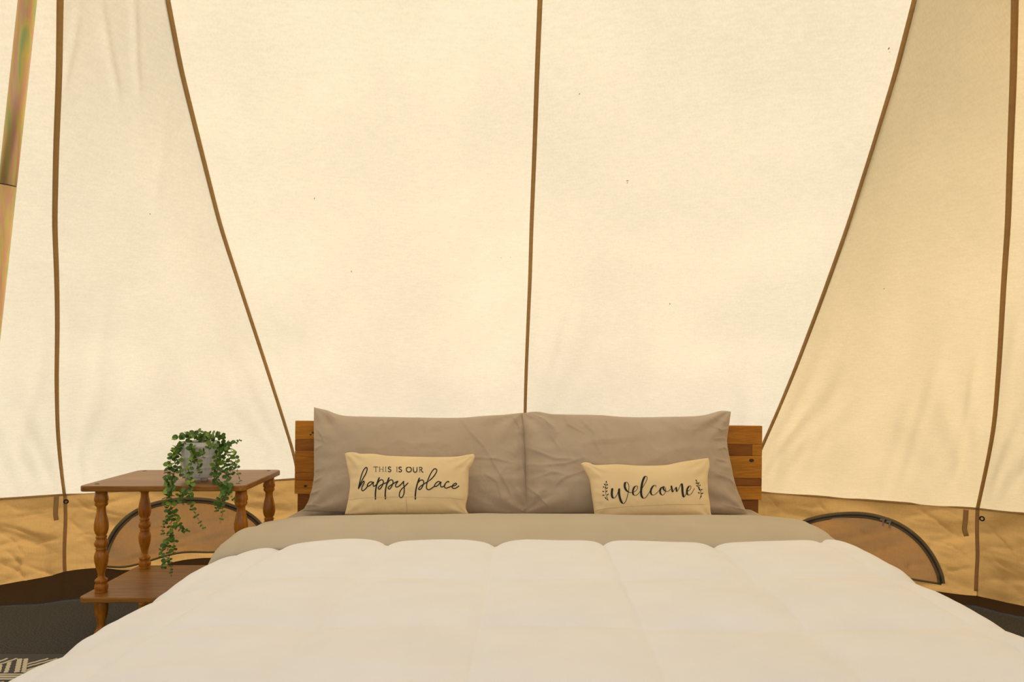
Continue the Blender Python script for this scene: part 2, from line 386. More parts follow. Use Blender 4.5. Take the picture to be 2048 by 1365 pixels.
# ---- side wall
plan = [s[0] for s in seams]
HEM = .045
def wall_nrm(a, b):
    n_ = Vector((-(b-a).y, (b-a).x, 0)).normalized()
    return -n_ if n_.dot(center-a) < 0 else n_
def wall_disp(p, zt):
    """inward offset of the slack tan wall"""
    z = p.z; k = max(0, min(1, (zt-z)/(zt-HEM)))
    q = (p.x, p.y, z)
    env = min(1, k*7)
    d = .034*env*fn3((p.x+z*.6, p.y, z*1.8), 2.6, 3)+.020*env*max(.1, ridge((p.x+z*1.3, p.y, z*1.5), 3.4, 5))+.013*env*max(.1, ridge((p.x*.8-z*1.2, p.y*.8, z*1.6), 5.5, 9))+.0025*env*ridge((p.x*.8+z, p.y*.8, z*2), 14.0, 2)
    d += .03*k*k*math.sin(p.x*9+p.y*4)
    if p.y > 2.4: d += env*crease_h(CX+p.x/p.y*F, HY-(z-CAMH)/p.y*F, WALLCREASE)
    return d
def wall_surface(i, u, z, eps=0):
    a, b = plan[i], plan[(i+1) % NR]
    q = a.lerp(b, u); zt = q.z; p = Vector((q.x, q.y, z)); n_ = wall_nrm(a, b)
    e = min(1, min(u, 1-u)*10)
    n2 = n_
    return p+n2*(wall_disp(p, zt)*(.35+.65*e)+eps), n_
def hem_z(x, y): return lerp(.052, .030, smooth(-1, 1, x))+lerp(.016, .005, smooth(-1, 1, x))*(math.sin(x*7+y*3)+.5*math.sin(x*15+1))+.026*math.exp(-((x+1.95)/.12)**2)+.03*math.exp(-((x+1.6)/.3)**2)
def wall_at(px, py, eps=0):
    d = ray(px, py)
    for i in list(range(0, 5))+[NR-1]:
        a, b = plan[i], plan[(i+1) % NR]
        # a + u(b-a) on ray x = r y
        r = d.x; den = (b.x-a.x)-r*(b.y-a.y)
        if abs(den) < 1e-9: continue
        u = (r*a.y-a.x)/den
        if -.001 <= u <= 1.001:
            y = a.y+(b.y-a.y)*u
            if y > 0:
                for _ in range(3):
                    p, n_ = wall_surface(i, min(1, max(0, u)), CAMH+d.z*y, eps)
                    y = p.y
                    # re-solve u so that the displaced point stays on the ray
                    u2 = u+(r*p.y-p.x)/den; u = min(1, max(0, u2))
                return p, n_
    return None
wall_root = empty('wall_back', (0, 3.9, 0), 'low slack tan canvas side wall of the tent', None, None, 'structure')
for i in range(NR):
    if i in (7, 8, 9): continue
    big = i < 5 or i == NR-1
    nu, nv = (150, 56) if big else (8, 5)
    def fn(u, vv, i=i):
        a, b = plan[i], plan[(i+1) % NR]; q = a.lerp(b, u); z = lerp(q.z, hem_z(q.x, q.y), vv); return wall_surface(i, u, z)[0]
    v, f = grid(nu, nv, fn)
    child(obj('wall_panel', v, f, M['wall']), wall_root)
    def fs(u, vv, i=i):
        a, b = plan[i], plan[(i+1) % NR]; q = a.lerp(b, u); h = hem_z(q.x, q.y)
        p, n_ = wall_surface(i, u, lerp(h+.008, .004, vv)); p = Vector((p.x, p.y, lerp(h+.008, .004, vv)))
        return p+n_*(.004+.03*math.sin(vv*PI)*(1-smooth(-1, 1, q.x))+vv*lerp(.16, .05, smooth(-1, 1, q.x))+.012*math.sin(q.x*11)*vv)
    v, f = grid(nu, 10, fs)
    s_ = child(obj('ground_skirt', v, f, M['skirt']), wall_root); s_['label'] = 'dark brown ground flap'
    # rolled hem and eave binding
    for nm, zz, rad in (('hem', None, .006), ('eave_binding', 0, .0055)):
        pts = []
        for k in range(nu*2-1):
            u = k/(nu*2-2); a, b = plan[i], plan[(i+1) % NR]; q = a.lerp(b, u)
            p, n_ = wall_surface(i, u, hem_z(q.x, q.y) if zz is None else q.z, .003); pts.append(p)
        v, f = tube_vf(pts, rad, 6); c_ = child(obj(nm, v, f, M['tape']), wall_root)

def wall_tape(name, pxs, w, mat, parent, eps=.004, th=.002, n=6, label=None):
    pp = catmull([Vector((x, y, 0)) for x, y in pxs], n); pts, nn = [], []
    for q in pp:
        r_ = wall_at(q.x, q.y, eps)
        if r_: pts.append(r_[0]); nn.append(r_[1])
    v, f = ribbon_vf(pts, nn, w, th, 0)
    o = child(obj(name, v, f, mat), parent)
    if label: o['label'] = label
    return o
wall_tape('wall_seam', [(130, 990), (131, 1040), (129, 1090), (129, 1130), (131, 1160)], .015, M['tape'], wall_root)
wall_tape('wall_seam', [(1955, 1018), (1954, 1060), (1955, 1110), (1953, 1150), (1952, 1183)], .015, M['tape'], wall_root)
wall_tape('toggle_strap', [(113, 992), (112, 1010), (111, 1028), (113, 1041)], .020, M['tape'], wall_root, .012)
wall_tape('toggle_strap', [(1932, 1020), (1931, 1040), (1929, 1058), (1933, 1073)], .020, M['tape'], wall_root, .012)
for px, py in ((132, 1004), (1964, 1038)):
    p, n_ = wall_at(px, py, .006)
    R = Matrix.Translation(p) @ n_.to_track_quat('Z', 'Y').to_matrix().to_4x4()
    v, f = [], []
    for a in range(20):
        for b_ in range(8):
            al, be = 2*PI*a/20, 2*PI*b_/8; rr = .0085+.003*math.cos(be); v.append(R @ Vector((rr*math.cos(al), rr*math.sin(al), .002*math.sin(be))))
    for a in range(20):
        for b_ in range(8): f.append((a*8+b_, a*8+(b_+1) % 8, ((a+1) % 20)*8+(b_+1) % 8, ((a+1) % 20)*8+b_))
    child(obj('grommet', v, f, M['grommet']), wall_root)

def tent_window(name, arc, label, base):
    p0 = wall_at(*arc[len(arc)//2])[0]
    root = empty(name, p0, label, None, None, 'structure')
    pp = catmull([Vector((x, y, 0)) for x, y in arc], 6)
    # flap: rows between the arc and the base line
    xs = [q.x for q in pp]
    def fn(u, vv):
        q = pp[round(u*(len(pp)-1))]; by = interp(base, q.x); y = lerp(q.y, max(by, q.y+1), vv)
        return wall_at(q.x, y, .011)[0]
    v, f = grid(len(pp), 14, fn)
    o = child(obj('window_flap', v, f, M['flap']), root)
    wall_tape('zipper_tape', arc, .030, M['zip'], root, .014)
    wall_tape('zipper', arc, .007, M['zipline'], root, .0175)
    wall_tape('window_base_seam', [(x, y) for x, y in base], .010, M['zip'], root, .014)
    return root
wL = tent_window('window_1', [(206, 1133), (213, 1100), (232, 1062), (262, 1032), (300, 1013), (345, 1003), (390, 1001), (430, 1005), (470, 1017), (500, 1033), (520, 1052), (535, 1080)],
            'half-moon zipped window flap in tent wall behind the side table', [(206, 1134), (260, 1133), (355, 1107), (430, 1105), (535, 1098)])
wR = tent_window('window_2', [(1560, 1085), (1580, 1064), (1610, 1046), (1645, 1036), (1685, 1031), (1725, 1031), (1762, 1038), (1800, 1053), (1835, 1079), (1861, 1111), (1878, 1145), (1883, 1168)],
            'half-moon zipped window flap in tent wall right of the bed', [(1560, 1108), (1700, 1135), (1800, 1155), (1883, 1169)])
for dx in (0, 13):
    p, n_ = wall_at(1766+dx, 1040+dx*.3, .021)
    s = p.y/F
    t = Vector((-n_.y, n_.x, 0))
    pts = [p+Vector((0, 0, 1*s)), p-Vector((0, 0, 5*s))+t*.2*s, p-Vector((0, 0, 13*s))]
    v1 = ribbon_vf(pts, [n_]*3, [4.0*s, 3*s, 4.5*s], .003, 0)
    v2 = ribbon_vf([p-t*5*s, p+t*3*s], [n_]*2, 4*s, .005, 0)
    v, f = merge([v1, v2]); o = child(obj('zipper_pull', v, f, M['metal'], sm=False), wR); o['label'] = 'small metal zip pull'

# floor: one charcoal carpet inside the wall ring
fv = [Vector((0, .3, 0))]+[Vector((s[0].x, s[0].y, 0)) for s in seams]
bot = [Vector((q.x, q.y, -.025)) for q in fv[1:]]
V = fv+bot
Fc = [(0, 1+(i+1) % NR, 1+i) for i in range(NR)]+[(1+i, 1+(i+1) % NR, 1+NR+(i+1) % NR, 1+NR+i) for i in range(NR)]+[tuple(range(1+NR, 1+2*NR))]
o = obj('floor', V, Fc, M['carpet'], sm=False); tag(o, 'dark charcoal carpet floor of the tent', kind='structure')

# ------------------------------------------------------------------ leaning pole
pa, pb, pc = P(15, 371, 1.42), P(55, 0, 1.40), None
axis = (pb-pa).normalized()
pfoot = pa-axis*((pa.z-.012)/axis.z)
h = ROOF.ray_cast(pa, axis); ptop = (h[0]-axis*.01) if h[0] else pa+axis*1.2
pole = empty('tent_pole', pfoot, 'leaning iridescent steel tent pole at the left edge', 'pole')
def seg(a, b, r): 
    v, f = tube_vf([a.lerp(b, k/6) for k in range(7)], r, 24); return v, f
child(obj('lower_tube', *seg(pfoot, pa-axis*.001, .0150), M['pole']), pole)
child(obj('upper_tube', *seg(pa+axis*.001, ptop, .0150), M['pole']), pole)
o = child(obj('tube_joint', *seg(pa-axis*.004, pa+axis*.004, .0144), M['pole_gap']), pole); o['label'] = 'dark gap where two tubes meet'
v, f = tube_vf([pfoot, pfoot+axis*.03], .019, 20); child(obj('pole_foot', v, f, M['grommet']), pole)

# ------------------------------------------------------------------ rug
RY = 2.675
rug = empty('rug', (-1.4, 1.9, 0), 'charcoal and ivory patterned rug on the carpet at bottom left', 'rug')
v, f = box_vf(-2.25, -1.05, 1.15, RY, .001, .007, .002); child(obj('rug_base', v, f, M['rug'], sm=False), rug)
strokes = []
def RP(cx, cy):
    d = ray(cx/6.35, 1150+cy/6.35); k = (.0072-CAMH)/d.z; return CAM+d*k
def rstroke(a, b, w):
    A, B = RP(*a), RP(*b); dd = (B-A).normalized(); s = Vector((-dd.y, dd.x, 0))
    nseg = max(2, int((B-A).length/.012)); pts = [A.lerp(B, k/nseg)+s*(.0012 if k % 2 else -.0012) for k in range(nseg+1)]
    V, Fq = [], []
    for p in pts: V += [p-s*w/2, p+s*w/2, p+s*w/2*.8+Vector((0, 0, .0012)), p-s*w/2*.8+Vector((0, 0, .0012))]
    for k in range(len(pts)-1):
        for c in range(4): Fq.append((k*4+c, k*4+(c+1) % 4, k*4+4+(c+1) % 4, k*4+4+c))
    return V, Fq
motif = [((-40, 1118), (95, 1066), .0105), ((-40, 1155), (215, 1066), .0105), ((-60, 1132), (60, 1250), .0), ((75, 1250), (122, 1112), .013), ((-10, 1240), (12, 1150), .010),
         ((215, 1246), (252, 1072), .016), ((300, 1240), (332, 1070), .014), ((345, 1138), (612, 1068), .0105), ((345, 1170), (728, 1068), .0105), ((340, 1215), (700, 1105), .0105),
         ((290, 1246), (640, 1140), .0105)]
for x in range(-3, 3):
    sh = x*735
    for a, b, w in motif:
        if w: strokes.append(rstroke((a[0]+sh, a[1]), (b[0]+sh, b[1]), w))
strokes.append(rstroke((-2500, 1268), (1500, 1268), .005)); strokes.append(rstroke((-2500, 1300), (1500, 1300), .008)); strokes.append(rstroke((-2500, 1328), (1500, 1328), .0105))
for k in range(-14, 12): strokes.append(rstroke((k*130, 1365), (k*130-30, 1470), .024))
def keep(st): return all(-2.24 < p.x < -1.06 for p in st[0])
v, f = merge([s for s in strokes if keep(s)] + [s for s in strokes if not keep(s) and len(s[0]) > 400 and False])
# the long border lines are clipped to the rug
lines = []
for cy, w in ((1270, .009), (1298, .013), (1328, .011)):
    y = RP(0, cy).y; lines.append(box_vf(-2.24, -1.06, y-w/2, y+w/2, .0068, .0086, 0))
v2, f2 = merge(lines); v, f = merge([(v, f), (v2, f2)])
o = child(obj('woven_pattern', v, f, M['rugw'], sm=False), rug); o['label'] = 'ivory woven pattern'; o['kind'] = 'stuff'

# ------------------------------------------------------------------ bed frame in bed space (x across, y toward the foot)
BYAW = math.radians(1.3); ROLL = math.radians(.55)
ax_ = Vector((math.sin(BYAW), math.cos(BYAW), 0)); bx_ = Vector((math.cos(BYAW), -math.sin(BYAW), 0))
H0 = Vector((.062, 3.17, 0))
def B(x, y, z): return H0+bx_*x-ax_*y+Vector((0, 0, z))
Bm = Matrix(((bx_.x, -ax_.x, 0, H0.x), (bx_.y, -ax_.y, 0, H0.y), (0, 0, 1, 0), (0, 0, 0, 1)))
def Bvf(vf):
    v, f = xf(vf, Bm); return v, [tuple(reversed(q)) for q in f]
def Hvf(vf):   # headboard rolled very slightly
    R = Matrix.Translation((0, 0, .6)) @ Matrix.Rotation(ROLL, 4, 'Y') @ Matrix.Translation((0, 0, -.6))
    v, f = xf(vf, Bm @ R); return v, [tuple(reversed(q)) for q in f]
bed = empty('bed', (H0.x, H0.y-1, 0), 'wide wooden bed with a low honey brown plank headboard', 'bed')
hbx = .982
hbd = obj('headboard', *Hvf(merge([box_vf(-hbx+.02, hbx-.02, -.022, -.002, .497, .794, .002)])), M['hb'][2]); child(hbd, bed)
# planks: (z0, z1, [(x0, x1, tone)...]) laid edge to edge; tones differ board by board
rows = [(.722, .800, [(-hbx, .1, 0), (.1, hbx, 0)]), (.674, .722, [(-hbx, -.35, 2), (-.35, .5, 1), (.5, .94, 2), (.94, hbx, 0)]),
        (.580, .674, [(-hbx, .2, 1), (.2, hbx, 0)]), (.548, .580, [(-hbx, -.3, 1), (-.3, .6, 0), (.6, hbx, 2)]), (.490, .548, [(-hbx, .4, 0), (.4, hbx, 0)])]
for z0, z1, segs in rows:
    for x0, x1, tn in segs:
        o = obj('headboard_plank', *Hvf(box_vf(x0+.0004, x1-.0004, -.006, .018, z0+.0004, z1-.0004, .0018)), M['hb'][tn], sm=False); child(o, hbd)
for x, z, r in ((-.905, .750, .0028), (-.935, .524, .003), (.938, .655, .0045), (-.915, .742, .002)):
    v, f = lathe_vf([(r*1.6, 0), (r*1.2, .0006), (r*.4, .0009)], 12)
    v = [Vector((p.x*1.5, p.z, p.y)) for p in v]; vf = ([p+Vector((x, .0180, z)) for p in v], f)
    o = obj('wood_knot', *Hvf(vf), M['knot'], sm=False); child(o, hbd)
for s in (-1, 1):
    o = obj('headboard_post', *Hvf(box_vf(s*(hbx-.045)-.035, s*(hbx-.045)+.035, -.03, .008, .015, .50, .003)), M['hb'][2], sm=False); child(o, bed)
o = obj('lower_rail', *Hvf(box_vf(-.90, .90, -.02, .0, .36, .485, .003)), M['hb'][2], sm=False); child(o, bed)
for s in (-1, 1):
    child(obj('side_rail', *Bvf(box_vf(s*.955-.012, s*.955+.012, .01, 2.06, .13, .24, .003)), M['hb'][1], sm=False), bed)
    child(obj('leg', *Bvf(box_vf(s*.92-.03, s*.92+.03, 1.98, 2.04, 0, .24, .004)), M['hb'][1], sm=False), bed)
child(obj('slat_base', *Bvf(box_vf(-.94, .94, .03, 2.05, .17, .19, .003)), M['hb'][1], sm=False), bed)

# mattress
def rounded_slab(hx, y0, y1, z0, z1, r, n=36):
    bm = bmesh.new(); bmesh.ops.create_cube(bm, size=1)
    for v_ in bm.verts: v_.co = Vector((lerp(-hx, hx, v_.co.x+.5), lerp(y0, y1, v_.co.y+.5), lerp(z0, z1, v_.co.z+.5)))
    bmesh.ops.bevel(bm, geom=bm.edges[:], offset=r, segments=5, affect='EDGES', profile=.5)
    bm.verts.index_update(); v = [x.co.copy() for x in bm.verts]; f = [tuple(q.index for q in p.verts) for p in bm.faces]; bm.free(); return v, f
o = obj('mattress', *Bvf(rounded_slab(.865, .03, 2.03, .192, .434, .07)), M['sheet']); tag(o, 'thick mattress in a grey fitted sheet on the bed', 'mattress')
for p in o.data.polygons: p.use_smooth = True

# draped layer: s is the distance across measured over the cloth, zt the top height
def drape(s, half, r, zt, droopL=.0, droopR=.0, drop=.35):
    sg = 1 if s >= 0 else -1; a = abs(s); k = droopR if sg > 0 else droopL
    flat = half-r
    if a <= flat:
        x = a; z = zt-k*(a/flat)**8; nx, nz = 0, 1
    elif a <= flat+r*PI/2:
        th = (a-flat)/r; x = flat+r*math.sin(th); z = zt-k-r*(1-math.cos(th)); nx, nz = math.sin(th), math.cos(th)
    else:
        e = a-flat-r*PI/2; x = half+.10*min(e, .4); z = zt-k-r-e; nx, nz = 1, 0
    return sg*x, z, sg*nx, nz

# flat sheet with a turned-down fold
prof = [(.03, .4445), (.12, .4450), (.24, .446), (.33, .450), (.39, .470), (.46, .497), (.55, .512), (.65, .518), (.72, .514), (.78, .503), (.815, .486), (.828, .468), (.815, .454), (.77, .449)]
prof = [(q.x, q.y) for q in catmull([Vector((a, b_, 0)) for a, b_ in prof], 4)]
def sheet_fn(u, vv):
    k = vv*(len(prof)-1); i = min(len(prof)-2, int(k)); y, z = [lerp(prof[i][c], prof[i+1][c], k-i) for c in (0, 1)]
    s = lerp(-1.38, 1.38, u); amt = smooth(.33, .5, y)
    rise = max(0, z-.446)
    x, zz, nx, nz = drape(s, .972+.045*amt, .055+.035*amt, z, .035*amt, .012*amt)
    p3 = (s, y, 0)
    w = .006*amt*fn3((s*.7, y*5, 0), 2.2, 4)+.0035*ridge((s*.5, y*4, 0), 3.1, 8)*amt+.0015*fn3((s*2, y*2, 0), 5, 1)
    yy = y+(.035*fn3((s*.8, 0, 3), 1.4, 2)+.010*fn3((s, 0, 3), 5, 2)-.03*max(0, -s-.6))*smooth(.45, .8, y)
    side = abs(nx)
    w += side*.012*math.sin(y*26)*smooth(1.05, 1.3, abs(s))
    zz = max(zz, .03)
    return B(x+nx*w, yy, zz+nz*w)
v, f = grid(200, len(prof), sheet_fn)
o = obj('flat_sheet', v, [tuple(reversed(q)) for q in f], M['sheet']); tag(o, 'smooth grey flat sheet turned down over the white comforter', 'sheet')

# comforter with box quilting
QX = .338; QY = [.76, 1.24, 1.62, 1.98, 2.34]
def comf_fn(u, vv):
    s = lerp(-1.40, 1.40, u); t = lerp(.70, 2.45, vv)     # t: along
    # along profile: head end tucked under the fold, foot end hangs down
    # quilting
    sx = (s+.095+.0*t)/QX; fx = sx-math.floor(sx)
    qy = QY[0]; y1 = QY[1]
    for a, b_ in zip(QY, QY[1:]):
        if a <= t: qy, y1 = a, b_
    fy = min(1, max(0, (t-qy)/(y1-qy)))
    px_, py_ = (4*fx*(1-fx)), (4*fy*(1-fy))
    ea, eb = min(fx, 1-fx)*QX, min(fy, 1-fy)*(y1-qy)
    ka = lerp(1, .5, smooth(.8, 1.0, t)); kb = lerp(1, .40, smooth(.8, 1.1, t))
    puff = .024*(1-ka*math.exp(-ea/.024))*(1-kb*math.exp(-eb/.04))+.008*px_*py_
    cell = noise.noise(Vector((math.floor(sx)*3.1, qy*7.7, .5)))
    puff *= 1+.25*cell
    wr = .004*fn3((s, t, 0), 4, 6)+.0022*ridge((s*.6, t*1.6, 0), 6, 2)+.004*math.exp(-((fx-.5)/.5)**2)*fn3((s*1.5, t*5, 0), 3, 5)
    zt = .463
    x, z, nx, nz = drape(s, 1.008 if s < 0 else 1.022, .10, zt, .056, -.012)
    endr = .06
    y = t
    if t > 2.06:
        e = t-2.06
        if e < endr*PI/2: y = 2.06+endr*math.sin(e/endr); z -= endr*(1-math.cos(e/endr))
        else: y = 2.06+endr; z -= endr+(e-endr*PI/2)
    tuck = smooth(.70, .775, t)
    d = puff*tuck+wr*tuck
    side = abs(nx)*smooth(1.0, 1.25, abs(s))
    d += side*.02*math.sin(t*11+s)
    return B(x+nx*d, y, max(.03, z-(1-tuck)*.016+nz*d))
v, f = grid(330, 230, comf_fn)
o = obj('comforter', v, [tuple(reversed(q)) for q in f], M['white']); tag(o, 'white box-quilted comforter spread over the bed', 'comforter')
mod = o.modifiers.new('thickness', 'SOLIDIFY'); mod.thickness = .006; mod.offset = -1

# ------------------------------------------------------------------ pillows: outline laid out on a leaning plane at the pillow's own distance
def coons(top, right, bottom, left):
    def ed(pl):
        c = catmull([Vector((x, y, 0)) for x, y in pl], 10)
        L = [0]
        for a, b_ in zip(c, c[1:]): L.append(L[-1]+(b_-a).length)
        def g(t):
            d = t*L[-1]
            for i in range(len(c)-1):
                if d <= L[i+1]+1e-9: return c[i].lerp(c[i+1], (d-L[i])/max(1e-9, L[i+1]-L[i]))
            return c[-1]
        return g
    T, R, Bo, Le = map(ed, (top, right, bottom, left))   # top l->r, right t->b, bottom l->r, left t->b
    def g(u, v_):
        a = T(u)*(1-v_)+Bo(u)*v_; b_ = Le(v_)*(1-u)+R(v_)*u
        c = T(0)*(1-u)*(1-v_)+T(1)*u*(1-v_)+Bo(0)*(1-u)*v_+Bo(1)*u*v_
        return a+b_-c
    return g
def pillow(name, edges, D, ybase, lean, T, mat, seed, wrk, pw=.42, nu=90, nv=60, yaw=0, back=.4, creases=None):
    g = coons(*edges)
    p0 = P(CX if not yaw else (edges[0][0][0]+edges[0][-1][0])/2, ybase, D)
    nrm = Vector((math.sin(yaw), -math.cos(yaw), 0)); nrm = (nrm*math.cos(lean)+Vector((0, 0, math.sin(lean)))).normalized()
    upv = Vector((0, 0, 1)); upv = (upv-nrm*upv.dot(nrm)).normalized(); rv = upv.cross(nrm).normalized()
    def onplane(q):
        d = ray(q.x, q.y); k = (p0-CAM).dot(nrm)/d.dot(nrm); return CAM+d*k
    def prof_(u, v_):
        a = max(0, 4*u*(1-u)); b_ = max(0, 4*v_*(1-v_))
        return (a**pw)*(b_**pw)
    def fr(u, v_):
        p = onplane(g(u, v_)); h = prof_(u, v_); e = min(1, h*3)
        # creases: long soft ones across, tight ones fanning from the corners
        w = .5*fn3((p.x*1.1, 0, p.z*1.9), 5, seed)+.55*(max(.2, ridge((p.x*.9+p.z*.7, 0, p.z*1.6-p.x*.3), 6, seed+1))-.6)+.35*(max(.45, ridge((p.x-p.z*.9, 0, p.z*1.3+p.x*.5), 9, seed+4))-.6)+.18*ridge((p.x, 0, p.z), 17, seed)
        for cu, cv in ((0, 0), (1, 0), (0, 1), (1, 1)):
            du, dv = abs(u-cu)*1.7, abs(v_-cv); r = math.hypot(du, dv); an = math.atan2(dv, du)
            w += .5*math.sin(an*9+seed+cu*3+cv*2+3*fn3((p.x, 0, p.z), 4, seed))*math.exp(-((r-.22)/.16)**2)
        for cu in (0, 1):
            du = abs(u-cu)*1.7; w += .5*math.sin(v_*38+4*fn3((p.x, 0, p.z), 6, seed))*math.exp(-du*7)*min(1, du*12)
        q_ = g(u, v_); cr_ = crease_h(q_.x, q_.y, creases)*min(1, h*6) if creases else 0
        return p+nrm*(h*T*(1-back)+wrk*w*e+cr_)
    def bk(u, v_):
        p = onplane(g(u, v_)); return p-nrm*prof_(u, v_)*T*back
    us = [.5-.5*math.cos(PI*i/(nu-1)) for i in range(nu)]; us = [lerp(i/(nu-1), us[i], .6) for i in range(nu)]
    vs = [.5-.5*math.cos(PI*i/(nv-1)) for i in range(nv)]; vs = [lerp(i/(nv-1), vs[i], .6) for i in range(nv)]
    V = [fr(a, b_) for b_ in vs for a in us]; n1 = len(V)
    idx = {}
    for j in range(nv):
        for i in range(nu):
            if 0 < i < nu-1 and 0 < j < nv-1: idx[(i, j)] = len(V); V.append(bk(us[i], vs[j]))
            else: idx[(i, j)] = j*nu+i
    Fc = []
    for j in range(nv-1):
        for i in range(nu-1):
            a, b_, c, d = j*nu+i, j*nu+i+1, (j+1)*nu+i+1, (j+1)*nu+i; Fc.append((a, d, c, b_))
            Fc.append((idx[(i, j)], idx[(i+1, j)], idx[(i+1, j+1)], idx[(i, j+1)]))
    o = obj(name, V, Fc, mat)
    bvh = BVHTree.FromPolygons(V[:n1], [q for q in Fc[::2]])
    return o, bvh, nrm
LP = [[(628, 815), (655, 822), (690, 833), (760, 836), (850, 838), (920, 838), (970, 834), (1010, 831), (1046, 826)],
      [(1046, 826), (1053, 870), (1056, 920), (1057, 970), (1060, 1000), (1064, 1030)],
      [(605, 1023), (690, 1026), (850, 1030), (980, 1031), (1064, 1030)],
      [(628, 815), (629, 870), (630, 930), (628, 965), (619, 1000), (605, 1023)]]
RP_ = [[(1044, 827), (1075, 825), (1110, 831), (1180, 832), (1260, 837), (1340, 836), (1400, 833), (1440, 823), (1462, 824)],
      [(1462, 824), (1456, 860), (1453, 890), (1460, 930), (1470, 975), (1494, 1029)],
      [(1050, 1028), (1130, 1029), (1250, 1030), (1380, 1031), (1494, 1029)],
      [(1044, 827), (1045, 870), (1048, 920), (1050, 970), (1050, 1000), (1050, 1028)]]
LC = prep([(2.0, .0045, [(1390, 150), (1480, 300), (1600, 430), (1700, 600), (1790, 750), (1840, 860)]), (2.0, .0045, [(1480, 530), (1560, 515), (1700, 520), (1880, 555)]), (2.2, .004, [(215, 330), (330, 380)]),
    (2.2, .005, [(200, 440), (300, 400)]), (2.2, .004, [(195, 600), (300, 590)]), (2.2, .005, [(185, 700), (300, 655)]), (2.4, .006, [(130, 800), (280, 760)]), (2.2, .005, [(110, 870), (260, 880)]),
    (2.4, .006, [(1820, 150), (1870, 230), (1895, 330)]), (2.2, .005, [(1850, 330), (1890, 480), (1915, 640)]), (2.2, .005, [(1860, 760), (1930, 790), (1975, 850), (1900, 920)]), (1.8, .0035, [(800, 170), (785, 270)]),
    (2.0, .004, [(290, 70), (320, 120), (400, 190)]), (2.0, .004, [(1600, 640), (1700, 700), (1740, 850)]), (2.0, .004, [(240, 260), (300, 330), (310, 420)]), (1.8, .003, [(1500, 300), (1530, 450), (1500, 520)]), (1.8, .003, [(1780, 560), (1720, 640), (1820, 620)])], 4.096, 580, 800)
RC = prep([(2.2, .0055, [(150, 110), (260, 180), (330, 260), (340, 340)]), (2.2, .0055, [(110, 525), (250, 545), (420, 540), (560, 500)]), (2.2, .005, [(130, 400), (350, 500), (480, 505)]), (1.8, .0045, [(620, 180), (640, 380), (700, 480)]),
    (2.0, .004, [(540, 180), (600, 260), (640, 300)]), (2.2, .005, [(1580, 340), (1690, 320)]), (2.2, .005, [(1570, 500), (1720, 510)]), (2.6, .006, [(1660, 850), (1860, 880)]), (2.0, .004, [(1540, 220), (1640, 270), (1720, 230)]),
    (2.2, .005, [(130, 690), (220, 780), (300, 860)]), (2.0, .004, [(300, 230), (320, 330), (380, 420)]), (2.0, .004, [(420, 140), (440, 230), (560, 300)]), (2.0, .004, [(350, 700), (420, 640), (560, 600)]), (2.0, .004, [(180, 640), (330, 600), (420, 620)]),
    (2.0, .004, [(690, 170), (740, 280), (720, 380)]), (2.2, .005, [(1580, 620), (1700, 640), (1760, 700)]), (2.2, .005, [(1600, 420), (1660, 400), (1710, 420)])], 3.938, 1020, 800)
LEAN = math.radians(17)
o, _, _ = pillow('bed_pillow', LP, 2.985, 1026, LEAN, .20, M['grey'], 3, .0105, -.0+.38, 170, 110, creases=LC); tag(o, 'large grey pillow behind the happy place cushion', 'pillow', 'grey bed pillows')
o, _, _ = pillow('bed_pillow', RP_, 2.970, 1026, LEAN, .20, M['grey'], 8, .0115, .38, 170, 110, creases=RC); tag(o, 'large grey pillow behind the welcome cushion', 'pillow', 'grey bed pillows')

S1, O1 = 2048/280, (680, 895); S2, O2 = 2048/290, (1150, 905)
def c1(x, y): return (O1[0]+x/S1, O1[1]+y/S1)
def c2(x, y): return (O2[0]+x/S2, O2[1]+y/S2)
HP = [[c1(70, 92), c1(120, 76), c1(220, 76), c1(300, 96), c1(500, 98), c1(720, 128), c1(1050, 140), c1(1400, 145), c1(1700, 138), c1(1880, 108), c1(1962, 98)],
      [c1(1962, 98), c1(1970, 150), c1(1925, 270), c1(1885, 330), c1(1880, 500), c1(1870, 700), c1(1840, 880), c1(1885, 985)],
      [c1(70, 985), c1(500, 990), c1(1000, 995), c1(1500, 992), c1(1885, 985)],
      [c1(70, 92), c1(95, 230), c1(150, 500), c1(135, 700), c1(100, 870), c1(70, 985)]]
WP = [[c2(78, 165), c2(130, 143), c2(200, 150), c2(290, 180), c2(600, 172), c2(900, 192), c2(1250, 186), c2(1500, 138), c2(1750, 100), c2(1888, 82)],
      [c2(1888, 82), c2(1900, 180), c2(1870, 350), c2(1875, 550), c2(1905, 750), c2(1920, 870), c2(1970, 945)],
      [c2(280, 925), c2(700, 945), c2(1100, 940), c2(1500, 930), c2(1970, 945)],
      [c2(78, 165), c2(150, 280), c2(205, 400), c2(235, 600), c2(262, 780), c2(280, 925)]]
LEAN2 = math.radians(14)
hp, hb_, hn = pillow('cushion', HP, 2.80, 1030, LEAN2, .115, M['cream'], 5, .0055, .40, 80, 50); tag(hp, 'small cream cushion lettered happy place on the left grey pillow', 'cushion', 'cream lettered cushions')
wp, wb_, wn_ = pillow('cushion', WP, 2.80, 1038, LEAN2, .115, M['cream'], 11, .0050, .40, 80, 50); tag(wp, 'small cream cushion lettered welcome on the right grey pillow', 'cushion', 'cream lettered cushions')

